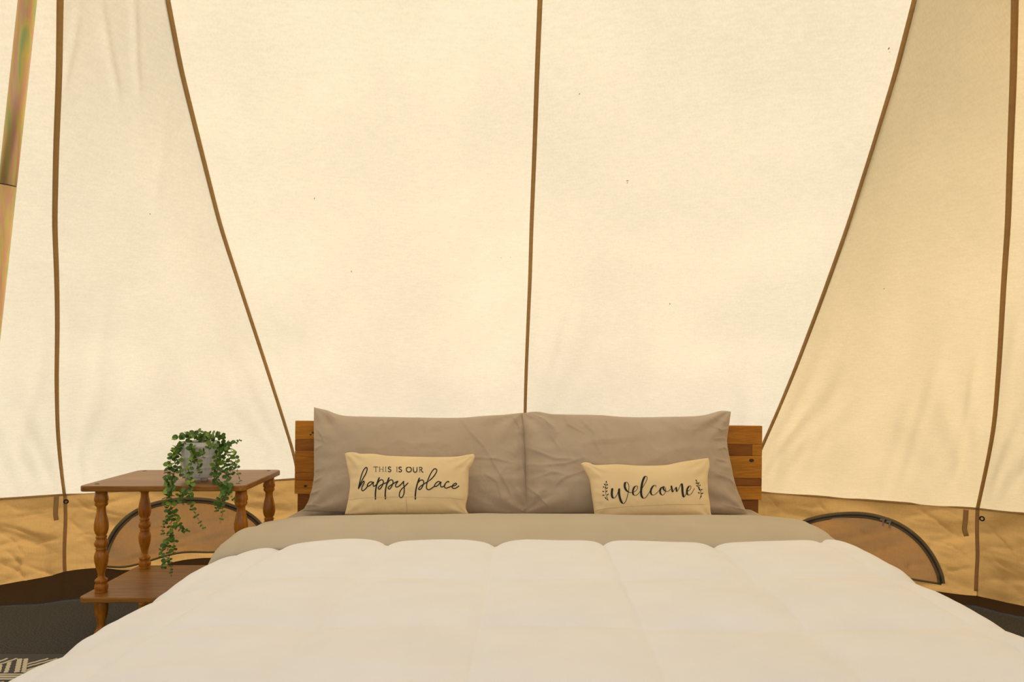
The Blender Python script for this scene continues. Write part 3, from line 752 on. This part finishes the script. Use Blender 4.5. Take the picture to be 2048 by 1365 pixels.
# ---- lettering printed on the cushions
def press(bvh, q, off=.0012):
    d = ray(*q).normalized(); h = bvh.ray_cast(CAM, d)
    return None if h[0] is None else (h[0]-d*off)
def stroke(bvh, conv, pts, w, n=9, contrast=None):
    """pts in crop pixels; w in crop pixels; contrast=(thin, thick) makes down strokes heavy"""
    c = catmull([Vector((x, y, 0)) for x, y in pts], n); V, Fq = [], []; m_ = len(c); prev = None; W = []
    for i in range(m_):
        t = (c[min(i+1, m_-1)]-c[max(i-1, 0)]).normalized()
        if contrast: ww = lerp(contrast[0], contrast[1], smooth(.25, .95, t.y))
        else: ww = w
        W.append(ww)
    for _ in range(4): W = [W[0]]+[(W[i-1]+2*W[i]+W[i+1])/4 for i in range(1, m_-1)]+[W[-1]]
    for i in range(m_):
        t = (c[min(i+1, m_-1)]-c[max(i-1, 0)]).normalized(); s = Vector((-t.y, t.x, 0)); e = min(1, .45+min(i, m_-1-i)*.3)
        a, b_ = c[i]-s*W[i]/2*e, c[i]+s*W[i]/2*e
        A, Bq = press(bvh, conv(a.x, a.y)), press(bvh, conv(b_.x, b_.y))
        if A is None or Bq is None: return [], []
        V += [A, Bq]
        if i: k = 2*i; Fq.append((k-2, k-1, k+1, k))
    return V, Fq
def leafdot(bvh, conv, x, y, a, L, w):
    c = []
    for k in range(10):
        th = 2*PI*k/10; u, v_ = L/2*math.cos(th), w/2*math.sin(th)*(1-.25*math.cos(th))
        q = press(bvh, conv(x+u*math.cos(a)-v_*math.sin(a), y+u*math.sin(a)+v_*math.cos(a)))
        if q is None: return [], []
        c.append(q)
    return c, [tuple(range(10))]
def ink(name, parent, parts, label):
    o = child(obj(name, *merge(parts), M['ink'], sm=False), parent); o['label'] = label; return o
hs_ = lambda pts, w=14, **k: stroke(hb_, c1, pts, w, **k)
w_ = 15
parts = [
 hs_([(266, 612), (285, 530), (305, 440), (340, 345), (372, 302), (392, 300), (396, 330), (375, 390), (330, 470), (290, 550), (266, 615)], w_),
 hs_([(266, 615), (300, 560), (335, 506), (352, 500), (348, 530), (322, 585), (318, 625), (338, 637), (370, 612), (405, 572)], w_),
 hs_([(482, 518), (455, 506), (425, 518), (400, 552), (402, 570), (430, 565), (462, 538), (490, 512), (484, 545), (492, 572), (520, 560), (548, 530)], w_),
 hs_([(577, 440), (552, 500), (530, 580), (518, 670), (518, 772)], 20),
 hs_([(528, 590), (548, 530), (585, 485), (618, 478), (634, 505), (620, 560), (590, 605), (568, 614), (560, 592), (590, 560), (650, 530), (690, 518)], w_),
 hs_([(718, 440), (695, 505), (672, 590), (662, 680), (664, 768)], 20),
 hs_([(672, 590), (692, 530), (728, 485), (760, 480), (776, 505), (765, 555), (735, 605), (712, 612), (704, 592), (735, 562), (800, 522), (852, 494)], w_),
 hs_([(852, 494), (822, 535), (812, 570), (830, 584), (870, 565), (910, 525), (932, 496)], w_),
 hs_([(932, 492), (930, 540), (940, 610), (935, 680), (912, 730), (885, 738), (868, 712), (874, 662), (900, 615), (945, 575), (1000, 518)], w_),
 hs_([(1164, 445), (1138, 515), (1115, 600), (1103, 690), (1102, 770)], 20),
 hs_([(1112, 600), (1132, 535), (1168, 490), (1200, 480), (1222, 498), (1220, 545), (1192, 600), (1165, 622), (1150, 608), (1180, 570), (1235, 535), (1300, 495)], w_),
 hs_([(1300, 495), (1360, 440), (1405, 375), (1416, 335), (1395, 316), (1362, 332), (1315, 410), (1280, 500), (1264, 575), (1275, 615), (1305, 622), (1350, 595), (1392, 562)], w_),
 hs_([(1470, 516), (1442, 502), (1410, 520), (1385, 555), (1388, 575), (1418, 568), (1450, 538), (1478, 510), (1470, 550), (1482, 582), (1512, 575), (1545, 545)], w_),
 hs_([(1592, 520), (1588, 502), (1562, 510), (1532, 548), (1528, 582), (1552, 600), (1590, 588), (1635, 568)], w_),
 hs_([(1635, 572), (1680, 562), (1705, 542), (1692, 528), (1660, 545), (1640, 575), (1648, 598), (1680, 604), (1712, 588), (1744, 564)], w_)]
ink('script_lettering', hp, parts, 'black script reading happy place')
def L2(pts, w=9): return stroke(hb_, c1, pts, w*1.45, n=4)
parts = []
def cap(x, y, segs):
    for s_, w in segs: parts.append(L2([(x+a, y+b_) for a, b_ in s_], w))
H_ = 70
parts_T = [([(0, 0), (33, 0), (66, 0)], 6), ([(0, 0), (-1, 14)], 6), ([(66, 0), (67, 14)], 6), ([(33, 0), (33, H_)], 11), ([(20, H_), (46, H_)], 6)]
parts_H = [([(8, 0), (8, H_)], 11), ([(58, 0), (58, H_)], 11), ([(8, 34), (58, 34)], 6), ([(-2, 0), (18, 0)], 6), ([(-2, H_), (18, H_)], 6), ([(48, 0), (68, 0)], 6), ([(48, H_), (68, H_)], 6)]
parts_I = [([(14, 0), (14, H_)], 11), ([(2, 0), (27, 0)], 6), ([(2, H_), (27, H_)], 6)]
parts_S = [([(40, 12), (34, 2), (18, 0), (5, 10), (6, 24), (22, 33), (38, 42), (42, 57), (30, 70), (12, 70), (2, 58)], 9), ([(41, 0), (41, 16)], 6), ([(1, 54), (1, 71)], 6)]
parts_O = [([(38, 0), (12, 8), (2, 35), (12, 62), (38, 71), (66, 62), (76, 35), (66, 8), (38, 0)], 10)]
parts_U = [([(10, 0), (10, 46), (20, 68), (40, 72), (58, 62), (62, 44), (62, 0)], 9), ([(0, 0), (20, 0)], 6), ([(52, 0), (73, 0)], 6)]
parts_R = [([(12, 0), (12, H_)], 11), ([(2, 0), (30, 0), (46, 8), (48, 22), (36, 34), (14, 36)], 8), ([(2, H_), (24, H_)], 6), ([(28, 36), (46, 60), (60, 72), (68, 70)], 9)]
for x, y, g_ in ((490, 288, parts_T), (572, 288, parts_H), (655, 288, parts_I), (702, 289, parts_S), (818, 290, parts_I), (858, 290, parts_S), (968, 292, parts_O), (1064, 293, parts_U), (1152, 294, parts_R)): cap(x, y, g_)
ink('capital_lettering', hp, parts, 'black capitals reading this is our')
ws = lambda pts, w=12, **k: stroke(wb_, c2, pts, w, **k)
CT = dict(contrast=(8, 30)); CT2 = dict(contrast=(7, 24))
parts = [
 ws([(528, 508), (520, 570), (524, 625), (548, 650), (580, 625), (612, 555), (630, 505)], **CT),
 ws([(624, 512), (622, 580), (636, 655), (662, 712), (690, 724), (716, 695), (738, 630), (756, 550), (762, 480), (745, 435), (722, 425), (705, 442), (703, 490), (722, 535), (760, 564), (800, 570)], **CT),
 ws([(800, 570), (850, 552), (880, 515), (882, 482), (862, 478), (835, 500), (818, 545), (820, 590), (845, 610), (880, 600), (915, 560), (945, 515)], **CT2),
 ws([(930, 540), (975, 465), (1010, 400), (1020, 362), (1005, 340), (980, 355), (952, 425), (936, 520), (936, 600), (955, 642), (982, 650), (1015, 622), (1050, 565), (1080, 520)], **CT),
 ws([(1140, 495), (1142, 472), (1118, 470), (1088, 500), (1070, 550), (1078, 592), (1105, 606), (1140, 590), (1180, 550), (1212, 505)], **CT2),
 ws([(1250, 492), (1222, 500), (1204, 535), (1206, 580), (1232, 606), (1262, 590), (1282, 545), (1276, 505), (1252, 486), (1246, 510), (1270, 545), (1310, 556), (1352, 520)], **CT2),
 ws([(1360, 472), (1368, 515), (1380, 562), (1402, 530), (1428, 492)], **CT2),
 ws([(1428, 492), (1432, 525), (1440, 555), (1465, 520), (1488, 465), (1506, 440)], **CT2),
 ws([(1508, 440), (1516, 500), (1520, 570), (1536, 632), (1560, 610), (1585, 560), (1605, 535)], **CT),
 ws([(1590, 555), (1625, 530), (1640, 495), (1628, 476), (1604, 490), (1582, 535), (1584, 585), (1606, 607), (1640, 592), (1668, 550), (1690, 506)], **CT2)]
ink('script_lettering', wp, parts, 'black script reading welcome')
for stem, lv in (([(472, 690), (452, 640), (434, 580), (430, 520), (436, 460), (442, 410)],
                  [(442, 418, -1.5, 30), (418, 455, -2.2, 28), (455, 460, -.9, 30), (403, 492, -2.4, 26), (452, 508, -.8, 32), (430, 500, -1.6, 26), (398, 556, 3.5, 28), (446, 552, -1.1, 30), (400, 608, 3.2, 34), (464, 598, -1.0, 30), (432, 648, -2.2, 32), (455, 668, -.5, 20)]),
                 ([(1762, 668), (1780, 610), (1772, 545), (1752, 490), (1730, 435), (1712, 392)],
                  [(1714, 402, 1.2, 30), (1716, 440, .7, 26), (1748, 438, -1.0, 32), (1728, 478, .6, 30), (1766, 468, -1.0, 22), (1745, 505, 1.1, 24), (1758, 530, .9, 30), (1790, 530, -.6, 28), (1750, 575, .8, 30), (1798, 582, -.5, 34), (1780, 626, -1.1, 34)])):
    parts = [ws(stem, 6)]+[leafdot(wb_, c2, x, y, a, L*1.05, 15) for x, y, a, L in lv]
    ink('sprig_print', wp, parts, 'black leafy sprig print')
# sewn seams across the cushions
def sewn(bvh, conv, pts, parent): 
    o = child(obj('sewn_seam', *merge([stroke(bvh, conv, pts, 6)]), M['seamc'], sm=False), parent); return o
sewn(hb_, c1, [(122, 775), (300, 748), (600, 735), (960, 728), (1300, 735), (1600, 745), (1820, 770)], hp)
sewn(hb_, c1, [(968, 735), (975, 830), (982, 960)], hp)
sewn(wb_, c2, [(282, 835), (400, 805), (700, 775), (1100, 752), (1500, 742), (1890, 742)], wp)

# ------------------------------------------------------------------ side table
TY = math.radians(1.2)
KT = 1.2
TF = Vector((-1.063*KT, 2.45*KT, 0))
table = empty('side_table', TF, 'two-tier wooden side table on turned legs left of the bed', 'side table')
Tm = Matrix.Translation(TF) @ Matrix.Rotation(TY, 4, 'Z')
def KZ(z): return 1-(1-z)*KT
def slab(hx, hy, z0, z1, rc, bev, mat, name, yoff=0):
    bm = bmesh.new(); ring_ = []; hx, hy, rc, yoff = hx*KT, hy*KT, rc*KT, yoff*KT
    for sx, sy, a0 in ((1, 1, 0), (-1, 1, 90), (-1, -1, 180), (1, -1, 270)):
        for k in range(7):
            a = math.radians(a0+k*15); ring_.append(bm.verts.new((sx*(hx-rc)+rc*math.cos(a), sy*(hy-rc)+rc*math.sin(a)+yoff, z0)))
    fc = bm.faces.new(ring_); r_ = bmesh.ops.extrude_face_region(bm, geom=[fc])
    for q in r_['geom']:
        if isinstance(q, bmesh.types.BMVert): q.co.z = z1
    es = [e for e in bm.edges if abs(e.verts[0].co.z-e.verts[1].co.z) < 1e-6]
    bmesh.ops.bevel(bm, geom=es, offset=bev, segments=3, affect='EDGES', profile=.6)
    bmesh.ops.recalc_face_normals(bm, faces=bm.faces[:])
    bm.verts.index_update(); v = [Tm @ x.co for x in bm.verts]; f = [tuple(q.index for q in p.verts) for p in bm.faces]; bm.free()
    return child(obj(name, v, f, mat, sm=False), table)
ZT = KZ(.667)
slab(.250, .195, ZT-.021, ZT, .022, .005, M['top'], 'tabletop', .01)
ZS = KZ(1-(1187-752)/F*2.31)
slab(.252, .195, ZS-.020, ZS, .022, .005, M['top'], 'shelf', .01)
py = [(984, 11), (990, 12), (995, 13), (1001, 13), (1003, 11.5), (1006, 12.5), (1010, 12), (1013, 9.5), (1016, 9), (1024, 9.5), (1035, 11.5), (1048, 13.3), (1058, 13.3), (1066, 11.5), (1070, 9.6),
      (1072, 11), (1075, 11), (1077, 9.8), (1081, 12), (1086, 13.2), (1091, 12), (1094, 9.8), (1096, 11), (1098, 11), (1100, 9.8), (1105, 12), (1112, 13.2), (1122, 12.6), (1134, 10.4), (1148, 7.6), (1154, 7.8), (1157, 11),
      (1160, 12.5), (1163, 11.5), (1165, 10.5), (1168, 12), (1173, 13), (1178, 12), (1181, 11.4), (1183, 12.4), (1189, 12)]
low = [(1198, 12.4), (1208, 13), (1220, 12.6), (1232, 10.8), (1244, 8.2), (1252, 8.4), (1258, 10.5), (1261, 12.6), (1264, 12.6), (1266, 11.8), (1272, 12.8), (1279, 12.4), (1284, 10), (1287.2, 9)]
sc = 2.33*KT/F
py, low = [[(y, 13.2-(13.2-w)*1.22) for y, w in L_] for L_ in (py, low)]
prof1 = [(w*sc, 1-(y-HY)*sc) for y, w in py][::-1]; prof2 = [(w*sc, 1-(y-HY)*sc) for y, w in low][::-1]
prof1[0] = (prof1[0][0], ZS); prof1[-1] = (prof1[-1][0], ZT-.021)
prof2[-1] = (prof2[-1][0], ZS-.020)
for lx, ly in [(a*KT, b_*KT) for a, b_ in ((-.212, -.122), (.218, -.122), (-.212, .165), (.218, .165))]:
    v, f = merge([lathe_vf(prof1, 28, (lx, ly)), lathe_vf(prof2, 28, (lx, ly))])
    child(obj('leg', *xf((v, f), Tm), M['leg']), table)
    v, f = lathe_vf([(.0075, ZT-.0005), (.0075, ZT+.0008), (.006, ZT+.0014), (.0, ZT+.0014)], 16, (lx-.005, ly-.02 if ly < 0 else ly+.01))
    c_ = child(obj('plug_cap', *xf((v, f), Tm), M['cap']), table); c_['label'] = 'dark plug cap'

# ------------------------------------------------------------------ potted trailing plant
PC = Vector(((400-CX)/F*2.39*KT, 2.39*KT, ZT+.0006))
plant = empty('potted_plant', PC, 'trailing small-leaved green plant in a ribbed pale pot on the side table', 'plant')
pr = .058*KT; ph = .112*KT; z0 = PC.z+.013
# pot with three bands of carved upright ribs
n_a, n_z = 120, 46; V, Fc = [], []
for j in range(n_z+1):
    t = j/n_z; z = z0+ph*t; base = pr*(1-.06*math.exp(-t*9))*(1-.12*math.exp(-t*40))
    for i in range(n_a):
        a = 2*PI*i/n_a; band = int(t*3.4); inb = t*3.4-band
        g_ = (.5+.5*math.cos(a*(34)+band*1.3)); carve = -.005*g_*smooth(.06, .16, inb)*(1-smooth(.84, .94, inb)) if band < 3 else -.003*g_*smooth(.1, .3, inb)*(1-smooth(.3, .4, inb))
        r_ = base+carve; V.append(Vector((PC.x+r_*math.cos(a), PC.y+r_*math.sin(a), z)))
for rr, zz in ((pr-.005, z0+ph+.001), (pr-.006, z0+ph-.015)):
    for i in range(n_a): a = 2*PI*i/n_a; V.append(Vector((PC.x+rr*math.cos(a), PC.y+rr*math.sin(a), zz)))
for j in range(n_z+2):
    for i in range(n_a): Fc.append((j*n_a+i, j*n_a+(i+1) % n_a, (j+1)*n_a+(i+1) % n_a, (j+1)*n_a+i))
Fc.append(tuple(range(n_a))[::-1])
child(obj('pot', V, Fc, M['pot']), plant)
for a in (-2.3, -.85, 1.57):
    v, f = lathe_vf([(.010, PC.z), (.0135, PC.z+.015)], 16, (PC.x+.045*math.cos(a), PC.y+.045*math.sin(a))); child(obj('pot_foot', v, f, M['foot']), plant)
v, f = lathe_vf([(pr-.007, z0+ph-.02), (pr-.007, z0+ph-.012), (.03, z0+ph-.004), (0, z0+ph-.002)], 24, (PC.x, PC.y)); child(obj('soil', v, f, M['soil']), plant)
def q2(x, y, D): return P(300+x/4.264, 850+y/4.264, D*KT)
FR = 2.232      # in front of the table edge
vines = [
 [(300, 215, 2.37), (262, 178, 2.34), (215, 225, 2.32), (175, 300, 2.31), (150, 370, 2.30), (150, 450, 2.29), (160, 530, 2.25), (140, 610, FR), (140, 690, FR), (160, 770, FR), (125, 840, FR), (105, 905, FR), (120, 950, FR)],
 [(290, 220, 2.38), (235, 190, 2.34), (210, 260, 2.32), (215, 340, 2.31), (205, 420, 2.30), (190, 500, 2.26), (185, 590, FR), (180, 690, FR), (180, 790, FR), (178, 880, FR), (165, 960, FR), (150, 1050, FR), (165, 1130, FR), (180, 1220, FR), (182, 1300, FR)],
 [(180, 700, FR), (215, 790, FR), (245, 870, FR), (285, 900, FR), (330, 910, FR-.01)],
 [(165, 960, FR), (205, 980, FR), (200, 1080, FR), (215, 1110, FR)], [(150, 1040, FR), (115, 1020, FR), (105, 1080, FR), (95, 1140, FR)],
 [(160, 1130, FR), (130, 1180, FR), (110, 1240, FR)],
 [(360, 225, 2.33), (350, 195, 2.31), (370, 270, 2.30), (350, 340, 2.29), (330, 400, 2.28), (345, 480, 2.26), (340, 560, FR), (345, 640, FR), (360, 710, FR), (390, 770, FR), (425, 830, FR), (460, 880, FR)],
 [(385, 225, 2.33), (395, 300, 2.305), (425, 370, 2.30), (420, 440, 2.30)],
 [(455, 225, 2.33), (440, 240, 2.315), (462, 290, 2.31)],
 [(300, 560, FR), (250, 600, FR), (270, 650, FR), (290, 690, FR)], [(240, 190, 2.34), (240, 300, 2.31), (235, 380, 2.30), (270, 430, 2.28), (290, 460, 2.28)],
 [(590, 215, 2.39), (650, 175, 2.36), (700, 230, 2.34), (735, 310, 2.33), (745, 390, 2.33), (770, 480, 2.33)],
 [(560, 190, 2.40), (620, 160, 2.38), (680, 165, 2.37), (725, 155, 2.37), (765, 135, 2.37)],
 [(580, 220, 2.38), (640, 230, 2.35), (680, 300, 2.34), (700, 370, 2.33), (715, 430, 2.33)],
 [(575, 225, 2.37), (610, 270, 2.34), (620, 350, 2.33), (640, 420, 2.31), (665, 490, 2.28), (660, 560, FR), (690, 600, FR), (730, 670, FR)],
 [(565, 225, 2.36), (575, 300, 2.33), (570, 380, 2.32), (580, 460, 2.30), (590, 510, 2.28), (650, 560, FR), (640, 620, FR), (610, 680, FR), (620, 740, FR), (600, 840, FR)],
 [(570, 290, 2.33), (545, 400, 2.32), (550, 460, 2.31), (570, 520, 2.28)], [(640, 560, FR), (600, 650, FR), (570, 700, FR), (565, 750, FR)],
 [(450, 215, 2.37), (440, 150, 2.36), (455, 80, 2.36)], [(420, 215, 2.40), (470, 130, 2.40), (520, 110, 2.40), (600, 110, 2.40), (625, 125, 2.40)],
 [(380, 215, 2.37), (350, 150, 2.35), (300, 165, 2.34), (255, 175, 2.34)], [(480, 215, 2.36), (520, 170, 2.33), (570, 190, 2.32), (600, 230, 2.32)],
 [(620, 260, 2.34), (660, 360, 2.33), (690, 420, 2.33), (650, 470, 2.31)]]
def leaf_mesh(mat, seed):
    random.seed(seed); prof_ = [(0, .0), (.18, .34), (.45, .48), (.75, .38), (1, 0)]
    V, Fc = [], []
    for t, w in prof_: V += [Vector((t, -w, .10*abs(w)+.10*t*t)), Vector((t, 0, -.04+.10*t*t)), Vector((t, w, .10*abs(w)+.10*t*t))]
    for k in range(4): b_ = k*3; Fc += [(b_, b_+1, b_+4, b_+3), (b_+1, b_+2, b_+5, b_+4)]
    me = bpy.data.meshes.new('leaf'); me.from_pydata([tuple(v) for v in V], [], Fc); me.materials.append(mat)
    for p in me.polygons: p.use_smooth = True
    return me
lm = [leaf_mesh(M['leaf'][k], k) for k in range(3)]
random.seed(21)
leaves = []
for vi, pts in enumerate(vines):
    pc = catmull([q2(*p) for p in pts], 6); n_ = len(pc)
    v, f = tube_vf(pc, [.0011*(1-.5*k/n_) for k in range(n_)], 5); vo = obj('vine', v, f, M['stem']); child(vo, plant)
    L = 0; nxt = 0; tot = sum((b_-a).length for a, b_ in zip(pc, pc[1:]))
    ang = random.random()*6
    for k in range(1, n_):
        sg = pc[k]-pc[k-1]
        L += sg.length
        if L >= nxt:
            nxt = L+.0098; t = sg.normalized(); ang += 1.57+random.uniform(-.5, .5)
            tip = 1-.55*smooth(.6, 1, L/tot)
            for s in (0, PI):
                a = ang+s; side = t.orthogonal().normalized(); side.rotate(Matrix.Rotation(a, 3, t))
                d = (side+t*.35+Vector((0, 0, .15))+Vector([random.uniform(-.3, .3) for _ in range(3)])).normalized()
                leaves.append((vo, pc[k], d, random.uniform(.0150, .0215)*tip, random.random(), pc[k].z))
# mound over the pot
for k in range(95):
    a = random.uniform(0, 2*PI); r = math.sqrt(random.random()); base = Vector((PC.x+.088*r*math.cos(a)+.004, PC.y+.06*r*math.sin(a)-.012, z0+ph+.006+.030*(1-r*r)*random.random()+.006))
    d = Vector((math.cos(a)*.8, math.sin(a)*.8-.3, random.uniform(-.1, .8))).normalized(); leaves.append((None, base, d, random.uniform(.015, .023), random.random(), base.z))
leaves.sort(key=lambda q: (-q[3]+.004*(q[1].y-2.3)))
def leaf_matrix(p, d, s, rnd):
    n0 = Vector((random.uniform(-.6, .6), -.7+random.uniform(-.4, .4), .6)); y = n0.cross(d).normalized(); z = d.cross(y).normalized()
    R = Matrix((d, y, z)).transposed().to_4x4(); return Matrix.Translation(p) @ R @ Matrix.Scale(s, 4)
rest = []
for k, (vo, p, d, s, rnd, zz) in enumerate(leaves):
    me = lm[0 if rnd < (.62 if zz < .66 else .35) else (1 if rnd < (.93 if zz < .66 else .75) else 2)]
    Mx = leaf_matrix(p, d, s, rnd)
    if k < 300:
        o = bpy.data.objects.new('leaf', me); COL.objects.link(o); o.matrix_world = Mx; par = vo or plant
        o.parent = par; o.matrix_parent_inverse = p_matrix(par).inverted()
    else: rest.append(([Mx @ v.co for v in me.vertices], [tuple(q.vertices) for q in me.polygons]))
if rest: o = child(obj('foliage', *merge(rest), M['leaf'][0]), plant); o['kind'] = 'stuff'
print('leaves', len(leaves))
